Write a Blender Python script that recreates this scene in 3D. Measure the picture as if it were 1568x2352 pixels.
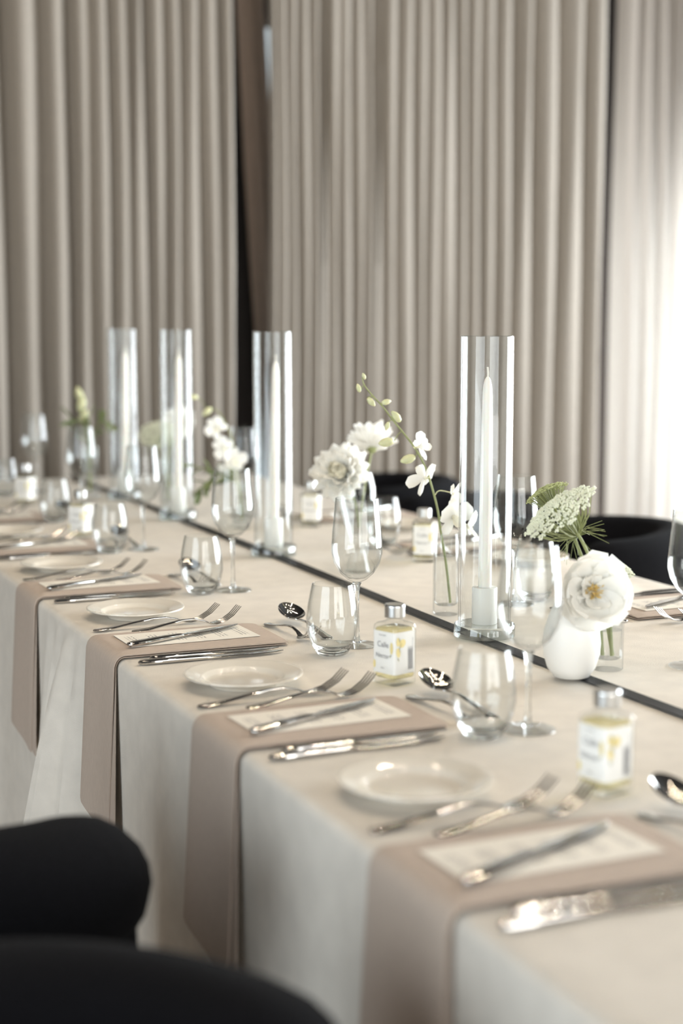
import bpy, math, random
from mathutils import Vector, Matrix, Euler
random.seed(7)
R = math.radians
PI = math.pi
for o in list(bpy.data.objects):
    bpy.data.objects.remove(o)
SC = bpy.context.scene
COL = SC.collection

# ------------------------------------------------------------------ camera
cam = bpy.data.cameras.new('camera')
cam.sensor_fit = 'VERTICAL'
cam.sensor_height = 36.0
cam.sensor_width = 24.0
cam.lens = 3650.0 / 2352.0 * 36.0
cam.clip_start = 0.05
cam.dof.use_dof = True
cam.dof.focus_distance = 2.62
cam.dof.aperture_fstop = 2.1
camo = bpy.data.objects.new('camera', cam)
COL.objects.link(camo)
camo.location = (-1.235, 0.0, 1.28)
camo.rotation_euler = (R(90 - 6.92), 0, R(-22.91))
SC.camera = camo

# ------------------------------------------------------------------ world, window daylight, exposure
W = bpy.data.worlds.new('world')
SC.world = W
W.use_nodes = True
W.node_tree.nodes['Background'].inputs[0].default_value = (0.80, 0.90, 0.95, 1)
W.node_tree.nodes['Background'].inputs[1].default_value = 0.7
vs = SC.view_settings
vs.view_transform = 'Standard'
vs.look = 'None'
vs.gamma = 1.0
vs.use_curve_mapping = False
vs.exposure = 0.50
SC.cycles.max_bounces = 8
SC.cycles.diffuse_bounces = 3
SC.cycles.glossy_bounces = 4
SC.cycles.transmission_bounces = 8
SC.cycles.transparent_max_bounces = 24
SC.cycles.sample_clamp_indirect = 6.0
SC.cycles.adaptive_threshold = 0.1


def area(name, loc, rot, sx, sy, power, col):
    l = bpy.data.lights.new(name, 'AREA')
    l.shape = 'RECTANGLE'
    l.size = sx
    l.size_y = sy
    l.energy = power
    l.color = col
    o = bpy.data.objects.new(name, l)
    COL.objects.link(o)
    o.location = loc
    o.rotation_euler = rot
    return o


# daylight entering through the four glazed openings of the room (each light lies in its window opening)
area('daylight_window_right', (4.42, 3.2, 1.45), (0, R(90), 0), 2.5, 4.2, 400, (0.90, 0.96, 1.0))
area('daylight_window_left', (-4.32, -0.6, 1.45), (0, R(-90), 0), 2.5, 4.6, 120, (0.84, 0.93, 1.0))
area('daylight_window_corner', (3.70, 6.42, 0.95), (R(-90), 0, 0), 1.25, 1.7, 420, (0.92, 0.97, 1.0))
area('daylight_window_front', (0.6, -3.32, 1.55), (R(90), 0, 0), 4.6, 2.2, 125, (1.0, 0.97, 0.93))


# ------------------------------------------------------------------ materials
def lin(c):
    out = []
    for v in c[:3]:
        v = v / 255.0
        out.append(v / 12.92 if v <= 0.04045 else ((v + 0.055) / 1.055) ** 2.4)
    return (*out, 1.0)


MATS = {}


def mat(name, rgb, rough=0.6, metal=0.0, **kw):
    m = bpy.data.materials.new(name)
    m.use_nodes = True
    nt = m.node_tree
    b = nt.nodes['Principled BSDF']
    b.inputs['Base Color'].default_value = lin(rgb)
    b.inputs['Roughness'].default_value = rough
    b.inputs['Metallic'].default_value = metal
    for k, v in kw.items():
        if k in b.inputs:
            b.inputs[k].default_value = v
    MATS[name] = m
    return m


def vary(m, amount=0.06, scale=60.0, bump=0.0, bscale=400.0, stretch=(1, 1, 1), coords='Object'):
    nt = m.node_tree
    b = nt.nodes['Principled BSDF']
    col = tuple(b.inputs['Base Color'].default_value)
    tc = nt.nodes.new('ShaderNodeTexCoord')
    mp = nt.nodes.new('ShaderNodeMapping')
    mp.inputs['Scale'].default_value = stretch
    nt.links.new(tc.outputs[coords], mp.inputs[0])
    n = nt.nodes.new('ShaderNodeTexNoise')
    n.inputs['Scale'].default_value = scale
    n.inputs['Detail'].default_value = 4
    nt.links.new(mp.outputs[0], n.inputs['Vector'])
    r = nt.nodes.new('ShaderNodeValToRGB')
    lo = [max(0, c * (1 - amount)) for c in col[:3]]
    hi = [min(1, c * (1 + amount)) for c in col[:3]]
    r.color_ramp.elements[0].color = (*lo, 1)
    r.color_ramp.elements[1].color = (*hi, 1)
    r.color_ramp.elements[0].position = 0.3
    r.color_ramp.elements[1].position = 0.7
    nt.links.new(n.outputs[0], r.inputs[0])
    nt.links.new(r.outputs[0], b.inputs['Base Color'])
    if bump:
        n2 = nt.nodes.new('ShaderNodeTexNoise')
        n2.inputs['Scale'].default_value = bscale
        n2.inputs['Detail'].default_value = 2
        nt.links.new(mp.outputs[0], n2.inputs['Vector'])
        bp = nt.nodes.new('ShaderNodeBump')
        bp.inputs['Strength'].default_value = bump
        bp.inputs['Distance'].default_value = 0.002
        nt.links.new(n2.outputs[0], bp.inputs['Height'])
        nt.links.new(bp.outputs[0], b.inputs['Normal'])
    return m


CLOTH = vary(mat('linen_tablecloth', (222, 215, 204), 0.85), 0.05, 25, 0.25, 500, (1, 1, 1))
NAPKIN = vary(mat('taupe_napkin', (190, 174, 160), 0.9), 0.05, 90, 0.3, 700, (1, 3, 1))
CURTAIN = vary(mat('oatmeal_curtain', (135, 128, 119), 0.9), 0.03, 60, 0.2, 300, (1, 1, 1))
DARKCURT = vary(mat('shaded_lining', (140, 126, 116), 0.95), 0.06, 40)
BOUCLE = vary(mat('black_boucle', (9, 9, 13), 0.95, **{'Specular IOR Level': 0.15}), 0.3, 220, 0.9, 260)
WOOD = mat('dark_chair_leg', (40, 30, 26), 0.5)
TABLEWOOD = vary(mat('table_board', (150, 120, 90), 0.6), 0.12, 12, 0, 1, (1, 8, 1))
FLOOR = vary(mat('pale_floor', (176, 160, 142), 0.55), 0.12, 6, 0, 1, (8, 1, 1))
CEIL = mat('dark_ceiling', (22, 21, 21), 0.9)
WALL = vary(mat('plaster_wall', (150, 143, 136), 0.9), 0.03, 5)
WALLDARK = vary(mat('charcoal_wall', (40, 37, 37), 0.9), 0.05, 5)
FRAME = mat('black_window_frame', (22, 22, 24), 0.4)
SILVER = mat('polished_steel', (205, 203, 200), 0.07, 1.0)
SILVERSATIN = mat('satin_steel', (200, 198, 195), 0.16, 1.0)
CAPM = mat('aluminium_cap', (214, 214, 212), 0.28, 1.0)
RIBBON = vary(mat('black_satin_ribbon', (16, 14, 14), 0.5, **{'Specular IOR Level': 0.3}), 0.2, 30, 0, 1, (1, 1, 1))
WAX = mat('white_wax', (242, 240, 232), 0.45)
for k, v in (('Subsurface Weight', 0.25), ('Subsurface Scale', 0.01)):
    if k in WAX.node_tree.nodes['Principled BSDF'].inputs:
        WAX.node_tree.nodes['Principled BSDF'].inputs[k].default_value = v
WICK = mat('cotton_wick', (236, 232, 222), 0.9)
GLAZE = mat('cream_glaze', (226, 219, 206), 0.08)
CERAMIC = mat('matte_white_ceramic', (236, 235, 230), 0.42)
PAPER = mat('menu_card', (238, 232, 220), 0.7)
LABELM = mat('white_label', (240, 240, 236), 0.55)
INK = mat('grey_print', (150, 150, 152), 0.7)
LEMON = mat('lemon_print', (238, 222, 158), 0.6)
OLIVE = mat('leaf_print', (160, 160, 126), 0.6)


def petal_mat(name, rgb, tr=0.35):
    m = mat(name, rgb, 0.55)
    nt = m.node_tree
    b = nt.nodes['Principled BSDF']
    t = nt.nodes.new('ShaderNodeBsdfTranslucent')
    t.inputs[0].default_value = lin(rgb)
    mx = nt.nodes.new('ShaderNodeMixShader')
    mx.inputs[0].default_value = tr
    nt.links.new(b.outputs[0], mx.inputs[1])
    nt.links.new(t.outputs[0], mx.inputs[2])
    nt.links.new(mx.outputs[0], nt.nodes['Material Output'].inputs[0])
    return m


PETAL = petal_mat('white_petal', (250, 249, 244))
PETALC = petal_mat('cream_petal', (246, 243, 228))
BUD = vary(mat('green_white_bud', (206, 208, 166), 0.5), 0.12, 60)
STAMEN = mat('yellow_stamen', (226, 196, 120), 0.7)
STEM = vary(mat('green_stem', (140, 146, 98), 0.55), 0.12, 50)
LEAF = vary(mat('olive_leaf', (112, 124, 82), 0.5), 0.2, 30)
FLORET = vary(mat('lace_floret', (222, 225, 204), 0.7), 0.12, 90)
FLORETG = vary(mat('green_floret', (178, 184, 132), 0.7), 0.12, 90)
for m_ in (LEAF, BUD):
    b_ = m_.node_tree.nodes['Principled BSDF']
    if 'Subsurface Weight' in b_.inputs:
        b_.inputs['Subsurface Weight'].default_value = 0.15
        b_.inputs['Subsurface Scale'].default_value = 0.004


def glass(name, rgb=(255, 255, 255), ior=1.47, rough=0.0):
    m = bpy.data.materials.new(name)
    m.use_nodes = True
    nt = m.node_tree
    nt.nodes.remove(nt.nodes['Principled BSDF'])
    g = nt.nodes.new('ShaderNodeBsdfGlass')
    g.inputs['Color'].default_value = lin(rgb)
    g.inputs['Roughness'].default_value = rough
    g.inputs['IOR'].default_value = ior
    nt.links.new(g.outputs[0], nt.nodes['Material Output'].inputs[0])
    return m


GLASS = glass('clear_glass', (252, 253, 253))


def thin_glass(name, rgb, f0=0.04, power=4.0, edge=(200, 206, 206)):
    # thin-walled glass: straight transmission, Schlick reflection
    m = bpy.data.materials.new(name)
    m.use_nodes = True
    nt = m.node_tree
    nt.nodes.remove(nt.nodes['Principled BSDF'])
    t = nt.nodes.new('ShaderNodeBsdfTransparent')
    t.inputs[0].default_value = lin(rgb)
    g = nt.nodes.new('ShaderNodeBsdfGlossy')
    g.inputs['Roughness'].default_value = 0.04
    l2 = nt.nodes.new('ShaderNodeLayerWeight')
    l2.inputs[0].default_value = 0.5
    p2 = nt.nodes.new('ShaderNodeMath')
    p2.operation = 'POWER'
    p2.inputs[1].default_value = 7.0
    nt.links.new(l2.outputs['Facing'], p2.inputs[0])
    cm_ = nt.nodes.new('ShaderNodeMix')
    cm_.data_type = 'RGBA'
    cm_.inputs[6].default_value = lin(rgb)
    cm_.inputs[7].default_value = lin(edge)
    nt.links.new(p2.outputs[0], cm_.inputs[0])
    nt.links.new(cm_.outputs[2], t.inputs[0])
    lw = nt.nodes.new('ShaderNodeLayerWeight')
    lw.inputs[0].default_value = 0.5
    pw = nt.nodes.new('ShaderNodeMath')
    pw.operation = 'POWER'
    pw.inputs[1].default_value = power
    nt.links.new(lw.outputs['Facing'], pw.inputs[0])
    ma = nt.nodes.new('ShaderNodeMath')
    ma.operation = 'MULTIPLY_ADD'
    ma.inputs[1].default_value = 1 - f0
    ma.inputs[2].default_value = f0
    nt.links.new(pw.outputs[0], ma.inputs[0])
    mx = nt.nodes.new('ShaderNodeMixShader')
    nt.links.new(ma.outputs[0], mx.inputs[0])
    nt.links.new(t.outputs[0], mx.inputs[1])
    nt.links.new(g.outputs[0], mx.inputs[2])
    nt.links.new(mx.outputs[0], nt.nodes['Material Output'].inputs[0])
    return m


THIN = thin_glass('thin_clear_glass', (252, 253, 253))
THICK = thin_glass('thick_clear_glass', (240, 245, 245), 0.08, 3.2, (150, 160, 160))
THINPLATE = thin_glass('thin_plate_glass', (252, 252, 251), 0.035, 4.0)
ACRYLIC = glass('clear_base_glass', (250, 252, 252), 1.49)
LIQUID = thin_glass('pale_lemon_liquid', (250, 247, 224), 0.02)
WATER = thin_glass('vase_water', (254, 254, 254), 0.02, 4.5, (228, 232, 230))


def emis(name, col, s):
    m = bpy.data.materials.new(name)
    m.use_nodes = True
    nt = m.node_tree
    nt.nodes.remove(nt.nodes['Principled BSDF'])
    e = nt.nodes.new('ShaderNodeEmission')
    e.inputs[0].default_value = (*col, 1)
    e.inputs[1].default_value = s
    nt.links.new(e.outputs[0], nt.nodes['Material Output'].inputs[0])
    return m


BULB = emis('warm_bulb', (1.0, 0.84, 0.64), 270.0)


def sheer():
    m = bpy.data.materials.new('sheer_curtain')
    m.use_nodes = True
    nt = m.node_tree
    nt.nodes.remove(nt.nodes['Principled BSDF'])
    d = nt.nodes.new('ShaderNodeBsdfDiffuse')
    d.inputs[0].default_value = lin((140, 132, 124))
    t = nt.nodes.new('ShaderNodeBsdfTranslucent')
    t.inputs[0].default_value = lin((214, 212, 208))
    mx = nt.nodes.new('ShaderNodeMixShader')
    mx.inputs[0].default_value = 0.3
    nt.links.new(d.outputs[0], mx.inputs[1])
    nt.links.new(t.outputs[0], mx.inputs[2])
    nt.links.new(mx.outputs[0], nt.nodes['Material Output'].inputs[0])
    return m


SHEER = sheer()


def menu_print():
    nt = PAPER.node_tree
    b = nt.nodes['Principled BSDF']
    tc = nt.nodes.new('ShaderNodeTexCoord')
    sep = nt.nodes.new('ShaderNodeSeparateXYZ')
    nt.links.new(tc.outputs['Object'], sep.inputs[0])
    # rows of small print run across the card, grouped into courses
    wv = nt.nodes.new('ShaderNodeMath')
    wv.operation = 'PINGPONG'
    wv.inputs[1].default_value = 0.0032
    nt.links.new(sep.outputs[0], wv.inputs[0])
    row = nt.nodes.new('ShaderNodeMath')
    row.operation = 'GREATER_THAN'
    row.inputs[1].default_value = 0.0018
    nt.links.new(wv.outputs[0], row.inputs[0])
    crs = nt.nodes.new('ShaderNodeMath')
    crs.operation = 'PINGPONG'
    crs.inputs[1].default_value = 0.018
    nt.links.new(sep.outputs[0], crs.inputs[0])
    crm = nt.nodes.new('ShaderNodeMath')
    crm.operation = 'GREATER_THAN'
    crm.inputs[1].default_value = 0.009
    nt.links.new(crs.outputs[0], crm.inputs[0])
    ab = nt.nodes.new('ShaderNodeMath')
    ab.operation = 'ABSOLUTE'
    nt.links.new(sep.outputs[1], ab.inputs[0])
    inw = nt.nodes.new('ShaderNodeMath')
    inw.operation = 'LESS_THAN'
    inw.inputs[1].default_value = 0.03
    nt.links.new(ab.outputs[0], inw.inputs[0])
    nz = nt.nodes.new('ShaderNodeTexNoise')
    nz.inputs['Scale'].default_value = 420
    nt.links.new(tc.outputs['Object'], nz.inputs['Vector'])
    nzt = nt.nodes.new('ShaderNodeMath')
    nzt.operation = 'GREATER_THAN'
    nzt.inputs[1].default_value = 0.48
    nt.links.new(nz.outputs[0], nzt.inputs[0])
    prev = row
    for q in (crm, inw, nzt):
        mm = nt.nodes.new('ShaderNodeMath')
        mm.operation = 'MULTIPLY'
        nt.links.new(prev.outputs[0], mm.inputs[0])
        nt.links.new(q.outputs[0], mm.inputs[1])
        prev = mm
    mx = nt.nodes.new('ShaderNodeMix')
    mx.data_type = 'RGBA'
    mx.inputs[6].default_value = lin((238, 232, 220))
    mx.inputs[7].default_value = lin((150, 146, 142))
    nt.links.new(prev.outputs[0], mx.inputs[0])
    nt.links.new(mx.outputs[2], b.inputs['Base Color'])


menu_print()


# ------------------------------------------------------------------ mesh helpers
class MB:
    def __init__(self):
        self.v = []
        self.f = []

    def add(self, vs_, fs_):
        n = len(self.v)
        self.v += [tuple(p) for p in vs_]
        self.f += [tuple(i + n for i in q) for q in fs_]
        return self

    def box(self, x0, x1, y0, y1, z0, z1):
        vs_ = [(x, y, z) for x in (x0, x1) for y in (y0, y1) for z in (z0, z1)]
        return self.add(vs_, [(0, 1, 3, 2), (4, 6, 7, 5), (0, 4, 5, 1), (2, 3, 7, 6), (0, 2, 6, 4), (1, 5, 7, 3)])

    def lathe(self, prof, n=40, center=(0, 0, 0)):
        cx, cy, cz = center
        vs_ = []
        rings = []
        for (r, z) in prof:
            if r < 1e-6:
                rings.append([len(vs_)])
                vs_.append((cx, cy, cz + z))
            else:
                rings.append(list(range(len(vs_), len(vs_) + n)))
                vs_ += [(cx + r * math.cos(2 * PI * k / n), cy + r * math.sin(2 * PI * k / n), cz + z) for k in range(n)]
        fs_ = []
        for a, b in zip(rings, rings[1:]):
            for k in range(n):
                k2 = (k + 1) % n
                if len(a) == 1 and len(b) == 1:
                    continue
                if len(a) == 1:
                    fs_.append((a[0], b[k2], b[k]))
                elif len(b) == 1:
                    fs_.append((a[k], a[k2], b[0]))
                else:
                    fs_.append((a[k], a[k2], b[k2], b[k]))
        return self.add(vs_, fs_)

    def tube(self, pts, rad, n=8, closed=False):
        pts = [Vector(p) for p in pts]
        if not hasattr(rad, '__len__'):
            rad = [rad] * len(pts)
        vs_ = []
        m = len(pts)
        up = None
        for i, p in enumerate(pts):
            if closed:
                t = pts[(i + 1) % m] - pts[i - 1]
            else:
                t = pts[min(i + 1, m - 1)] - pts[max(i - 1, 0)]
            if t.length < 1e-9:
                t = Vector((0, 0, 1))
            t.normalize()
            if up is None:
                a = Vector((0, 0, 1)) if abs(t.z) < 0.9 else Vector((1, 0, 0))
            else:
                a = up
            s = t.cross(a)
            if s.length < 1e-6:
                s = t.cross(Vector((0, 1, 0)))
            s.normalize()
            up = s.cross(t).normalized()
            for k in range(n):
                an = 2 * PI * k / n
                vs_.append(p + (s * math.cos(an) + up * math.sin(an)) * rad[i])
        fs_ = []
        for i in range(m if closed else m - 1):
            j = (i + 1) % m
            for k in range(n):
                k2 = (k + 1) % n
                fs_.append((i * n + k, i * n + k2, j * n + k2, j * n + k))
        if not closed:
            fs_.append(tuple(range(n))[::-1])
            fs_.append(tuple((m - 1) * n + k for k in range(n)))
        return self.add(vs_, fs_)

    def sweep(self, st, n=12):
        # stations (x, z, half width, half thickness[, y]) -> elliptical bar along x
        vs_ = []
        for s in st:
            x, z, w, t = s[:4]
            y = s[4] if len(s) > 4 else 0.0
            for k in range(n):
                an = 2 * PI * k / n
                c, q = math.cos(an), math.sin(an)
                vs_.append((x, y + w * math.copysign(abs(c) ** 0.8, c), z + t * math.copysign(abs(q) ** 0.8, q)))
        fs_ = []
        m = len(st)
        for i in range(m - 1):
            for k in range(n):
                k2 = (k + 1) % n
                fs_.append((i * n + k, (i + 1) * n + k, (i + 1) * n + k2, i * n + k2))
        fs_.append(tuple(range(n)))
        fs_.append(tuple((m - 1) * n + k for k in range(n))[::-1])
        return self.add(vs_, fs_)

    def grid(self, fn, nu, nv, wrap=False):
        vs_ = [fn(i / nu, j / nv) for i in range(nu + 1) for j in range(nv + 1)]
        fs_ = []
        for i in range(nu):
            for j in range(nv):
                a = i * (nv + 1) + j
                fs_.append((a, a + nv + 1, a + nv + 2, a + 1))
        return self.add(vs_, fs_)

    def shell(self, fn, nu, nv):
        # fn(u, v, side) side 0/1 gives the two faces of a sheet; the rim is closed
        n0 = len(self.v)
        A = [fn(i / nu, j / nv, 0) for i in range(nu + 1) for j in range(nv + 1)]
        B = [fn(i / nu, j / nv, 1) for i in range(nu + 1) for j in range(nv + 1)]
        N = len(A)
        fs_ = []
        ix = lambda i, j: i * (nv + 1) + j
        for i in range(nu):
            for j in range(nv):
                fs_.append((ix(i, j), ix(i + 1, j), ix(i + 1, j + 1), ix(i, j + 1)))
                fs_.append((N + ix(i, j), N + ix(i, j + 1), N + ix(i + 1, j + 1), N + ix(i + 1, j)))
        for i in range(nu):
            fs_.append((ix(i, 0), N + ix(i, 0), N + ix(i + 1, 0), ix(i + 1, 0)))
            fs_.append((ix(i, nv), ix(i + 1, nv), N + ix(i + 1, nv), N + ix(i, nv)))
        for j in range(nv):
            fs_.append((ix(0, j), ix(0, j + 1), N + ix(0, j + 1), N + ix(0, j)))
            fs_.append((ix(nu, j), N + ix(nu, j), N + ix(nu, j + 1), ix(nu, j + 1)))
        return self.add(A + B, fs_)

    def mesh(self, name, material, smooth=True, fix=True):
        me = bpy.data.meshes.new(name)
        me.from_pydata(self.v, [], self.f)
        if fix:
            import bmesh
            bm = bmesh.new()
            bm.from_mesh(me)
            bmesh.ops.recalc_face_normals(bm, faces=bm.faces)
            bm.to_mesh(me)
            bm.free()
        me.materials.append(material)
        if smooth:
            for p in me.polygons:
                p.use_smooth = True
            try:
                me.set_sharp_from_angle(angle=R(40))
            except Exception:
                pass
        me.update()
        return me


def inst(name, me, parent=None, loc=(0, 0, 0), rot=(0, 0, 0), scale=(1, 1, 1), mtx=None):
    o = bpy.data.objects.new(name, me)
    COL.objects.link(o)
    if parent:
        o.parent = parent
    if mtx is not None:
        o.matrix_local = mtx
    else:
        o.location = loc
        o.rotation_euler = rot
        o.scale = scale
    return o


def tag(o, label=None, cat=None, group=None, kind=None):
    if label:
        o['label'] = label
    if cat:
        o['category'] = cat
    if group:
        o['group'] = group
    if kind:
        o['kind'] = kind
    return o


def thing(name, label, cat, loc=(0, 0, 0), rotz=0.0, group=None):
    o = bpy.data.objects.new(name, None)
    o.empty_display_size = 0.05
    COL.objects.link(o)
    o.location = loc
    o.rotation_euler = (0, 0, rotz)
    return tag(o, label, cat, group)


def struct(name, me, label, **kw):
    return tag(inst(name, me, **kw), label, None, None, 'structure')


def smoothstep(a, b, x):
    t = max(0.0, min(1.0, (x - a) / (b - a)))
    return t * t * (3 - 2 * t)


def catmull(pts, per=6):
    P = [Vector(p) for p in pts]
    P = [P[0] * 2 - P[1]] + P + [P[-1] * 2 - P[-2]]
    out = []
    for i in range(1, len(P) - 2):
        for k in range(per):
            t = k / per
            a, b, c, d = P[i - 1], P[i], P[i + 1], P[i + 2]
            out.append(0.5 * ((2 * b) + (c - a) * t + (2 * a - 5 * b + 4 * c - d) * t * t + (3 * b - a - 3 * c + d) * t ** 3))
    out.append(P[-2])
    return out


# ------------------------------------------------------------------ the room
ZT = 0.75            # table top
X0, X1, Y0, Y1, ZC = -4.4, 4.5, -3.4, 6.5, 3.4


def wall_cells(axis, at, thick, us, zs, holes):
    m = MB()
    for a, b in zip(us, us[1:]):
        for c, d in zip(zs, zs[1:]):
            if any(h[0] <= a and b <= h[1] and h[2] <= c and d <= h[3] for h in holes):
                continue
            if axis == 'y':
                m.box(a, b, at, at + thick, c, d)
            else:
                m.box(at, at + thick, a, b, c, d)
    return m


fl = MB()
fl.box(X0 - 0.2, X1 + 0.2, Y0 - 0.2, Y1 + 0.2, -0.1, 0)
struct('floor', fl.mesh('floor', FLOOR, False), 'pale timber floor glimpsed beside the nearest chair')
cl = MB()
cl.box(X0 - 0.2, X1 + 0.2, Y0 - 0.2, Y1 + 0.2, ZC, ZC + 0.1)
struct('ceiling', cl.mesh('ceiling', CEIL, False), 'dark ceiling above the table')
struct('wall_back', wall_cells('y', Y1, 0.15, [X0, 1.09, 1.30, 3.05, 4.36, X1], [0, 0.1, 1.82, 2.53, ZC],
                               [(1.09, 1.30, 0.1, 2.53), (3.05, 4.36, 0.1, 1.82)]).mesh('wall_back', WALLDARK, False),
       'charcoal wall behind the curtains')
struct('wall_left', wall_cells('x', X0 - 0.15, 0.15, [Y0, -2.9, 1.7, Y1], [0, 0.2, 2.7, ZC], [(-2.9, 1.7, 0.2, 2.7)]).mesh('wall_left', WALL, False),
       'plaster wall with a wide window on the left')
struct('wall_right', wall_cells('x', X1, 0.15, [Y0, 1.1, 5.3, Y1], [0, 0.2, 2.7, ZC], [(1.1, 5.3, 0.2, 2.7)]).mesh('wall_right', WALL, False),
       'plaster wall with a wide window on the right')
struct('wall_front', wall_cells('y', Y0 - 0.15, 0.15, [X0, -1.7, 2.9, X1], [0, 0.45, 2.65, ZC], [(-1.7, 2.9, 0.45, 2.65)]).mesh('wall_front', WALL, False),
       'plaster wall with a window behind the photographer')


def window(name, label, axis, at, u0, u1, z0, z1, nb):
    m = MB()
    w = 0.05
    def bar(a, b, c, d):
        if axis == 'y':
            m.box(a, b, at, at + 0.06, c, d)
        else:
            m.box(at, at + 0.06, a, b, c, d)
    bar(u0, u0 + w, z0, z1)
    bar(u1 - w, u1, z0, z1)
    bar(u0 + w, u1 - w, z0, z0 + w)
    bar(u0 + w, u1 - w, z1 - w, z1)
    for k in range(1, nb):
        u = u0 + (u1 - u0) * k / nb
        bar(u - 0.02, u + 0.02, z0 + w, z1 - w)
    root = struct(name, m.mesh('window_frame', FRAME, False), label)
    for k in range(nb):
        a = u0 + (u1 - u0) * k / nb + (w if k == 0 else 0.02)
        b = u0 + (u1 - u0) * (k + 1) / nb - (w if k == nb - 1 else 0.02)
        p = MB()
        if axis == 'y':
            p.box(a, b, at + 0.027, at + 0.033, z0 + w, z1 - w)
        else:
            p.box(at + 0.027, at + 0.033, a, b, z0 + w, z1 - w)
        inst('pane', p.mesh('pane', THIN, False), root)
    return root


window('window_1', 'narrow window seen through the gap between the curtains', 'y', Y1 + 0.04, 1.09, 1.30, 0.1, 2.58, 1)
window('window_2', 'bright window behind the sheer curtain', 'y', Y1 + 0.04, 3.05, 4.36, 0.1, 1.82, 2)
window('window_3', 'wide window in the right wall', 'x', X1 + 0.04, 1.1, 5.3, 0.2, 2.7, 4)
window('window_4', 'wide window in the left wall', 'x', X0 - 0.1, -2.9, 1.7, 0.2, 2.7, 4)
window('window_5', 'window in the wall behind the photographer', 'y', Y0 - 0.1, -1.7, 2.9, 0.45, 2.65, 4)


# ------------------------------------------------------------------ curtains
def curtain(name, label, ridges, xa, xb, yc, material, amp=0.045, ztop=3.3, bend=None, seed=1, lean=0.0):
    """hanging curtain; ridges = list of (x, depth) of the fold crests, plan outline swept down with a slow drift"""
    rnd = random.Random(seed)
    pts = []                                     # plan polyline (x, y)
    xs = [xa] + [r[0] for r in ridges] + [xb]
    ph = [rnd.uniform(-1, 1) for _ in xs]
    N = 9
    base = []
    for i in range(len(xs) - 1):
        a, b = xs[i], xs[i + 1]
        dep = amp * (0.75 + 0.5 * abs(ph[i])) * min(1.25, max(0.55, (b - a) / 0.085))
        for k in range(N):
            t = k / N
            # tight valley at a, round lobe towards the room, tight valley at b
            s = 1.0 - math.sin(PI * t) ** 0.8
            base.append((a + (b - a) * (t + 0.05 * math.sin(PI * t)), dep * s, ph[i] * (1 - t) + ph[i + 1] * t))
    base.append((xb, dep, ph[-1]))
    zs = [0.02, 0.3, 0.7, 1.1, 1.5, 1.9, 2.3, 2.7, 3.05, ztop]
    nu, nv = len(base) - 1, len(zs) - 1
    def fn(u, v, side):
        bx, by, p = base[int(round(u * nu))]
        z = zs[int(round(v * nv))]
        k = (z - 1.3) / 2.0
        x = bx + lean * (1.9 - z) + 0.010 * p * k + 0.004 * math.sin(3 * z + 5 * p)
        y = yc + by * (1.0 - 0.12 * k) + 0.006 * math.sin(2.2 * z + 4 * p)
        if bend:
            y += bend(x)
        return (x, y + (0.003 if side else 0.0), z)
    m = MB()
    m.shell(fn, nu, nv)
    o = inst(name, m.mesh(name, material, fix=False))
    return tag(o, label, 'curtain', 'floor length curtains along the back wall')


YC = 6.0
left_ridges = [-0.16, -0.045, 0.09, 0.197, 0.283, 0.352, 0.435, 0.50, 0.575, 0.635, 0.72, 0.80]
curtain('curtain', 'oatmeal curtain panel left of the dark gap', [(x, 0) for x in [-1.9 + 0.13 * k for k in range(13)] + left_ridges],
        -2.05, 0.853, YC, CURTAIN, 0.060, seed=3)
mid_ridges = [1.03, 1.075, 1.118, 1.176, 1.215, 1.250, 1.300, 1.352, 1.412, 1.447, 1.49, 1.56, 1.638, 1.69, 1.755, 1.83, 1.885, 1.945, 2.01, 2.10, 2.205, 2.325, 2.46]
curtain('curtain', 'wide oatmeal curtain panel right of the dark gap', [(x, 0) for x in mid_ridges], 1.0, 2.555, YC, CURTAIN, 0.055, seed=5)
right_ridges = [2.72, 2.80, 2.875, 2.96, 3.05, 3.13, 3.22, 3.31, 3.40, 3.49, 3.58, 3.68, 3.78, 3.88, 3.98, 4.08, 4.18, 4.28]
curtain('curtain', 'bright sheer curtain panel at the right edge with daylight behind it', [(x, 0) for x in right_ridges],
        2.612, 4.40, YC + 0.02, SHEER, 0.04, seed=9)
curtain('curtain', 'shaded inner curtain hanging back in the dark gap', [(1.03, 0), (1.08, 0)], 0.99, 1.115, YC + 0.27, DARKCURT, 0.03, ztop=3.3, seed=11, lean=0.06)

# ------------------------------------------------------------------ table, cloth, ribbon
YA, YB = -0.9, 5.24
XE = 0.607                       # half width to the outside of the cloth
tb = thing('banquet_table', 'long banquet table under the cream cloth', 'table', (0, 0, 0))
m = MB()
m.box(-0.597, 0.597, YA + 0.01, YB - 0.01, ZT - 0.035, ZT - 0.004)
inst('tabletop', m.mesh('tabletop', TABLEWOOD, False), tb)
lm = MB()
lm.box(-0.03, 0.03, -0.03, 0.03, 0, ZT - 0.035)
lme = lm.mesh('table_leg', TABLEWOOD, False)
for x in (-0.52, 0.52):
    for y in (-0.7, 1.2, 3.2, 5.1):
        inst('leg', lme, tb, (x, y, 0))


def cloth_out(y, t):
    """how far the hanging cloth swings out at length y and drop fraction t"""
    g = lambda c, w: math.exp(-((y - c) / w) ** 2)
    d = 0.006 * t * (math.sin(6.3 * y + 1.0) + 0.6 * math.sin(11.7 * y))
    fl_ = t ** 0.75
    d += fl_ * (0.150 * g(2.70, 0.040) + 0.085 * g(2.785, 0.020) + 0.080 * g(2.625, 0.018) + 0.05 * g(2.87, 0.022))
    d += 0.02 * t * t * g(1.55, 0.2) + 0.035 * fl_ * g(3.42, 0.06) + 0.02 * fl_ * g(2.10, 0.06)
    return d + 0.004 * t


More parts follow.
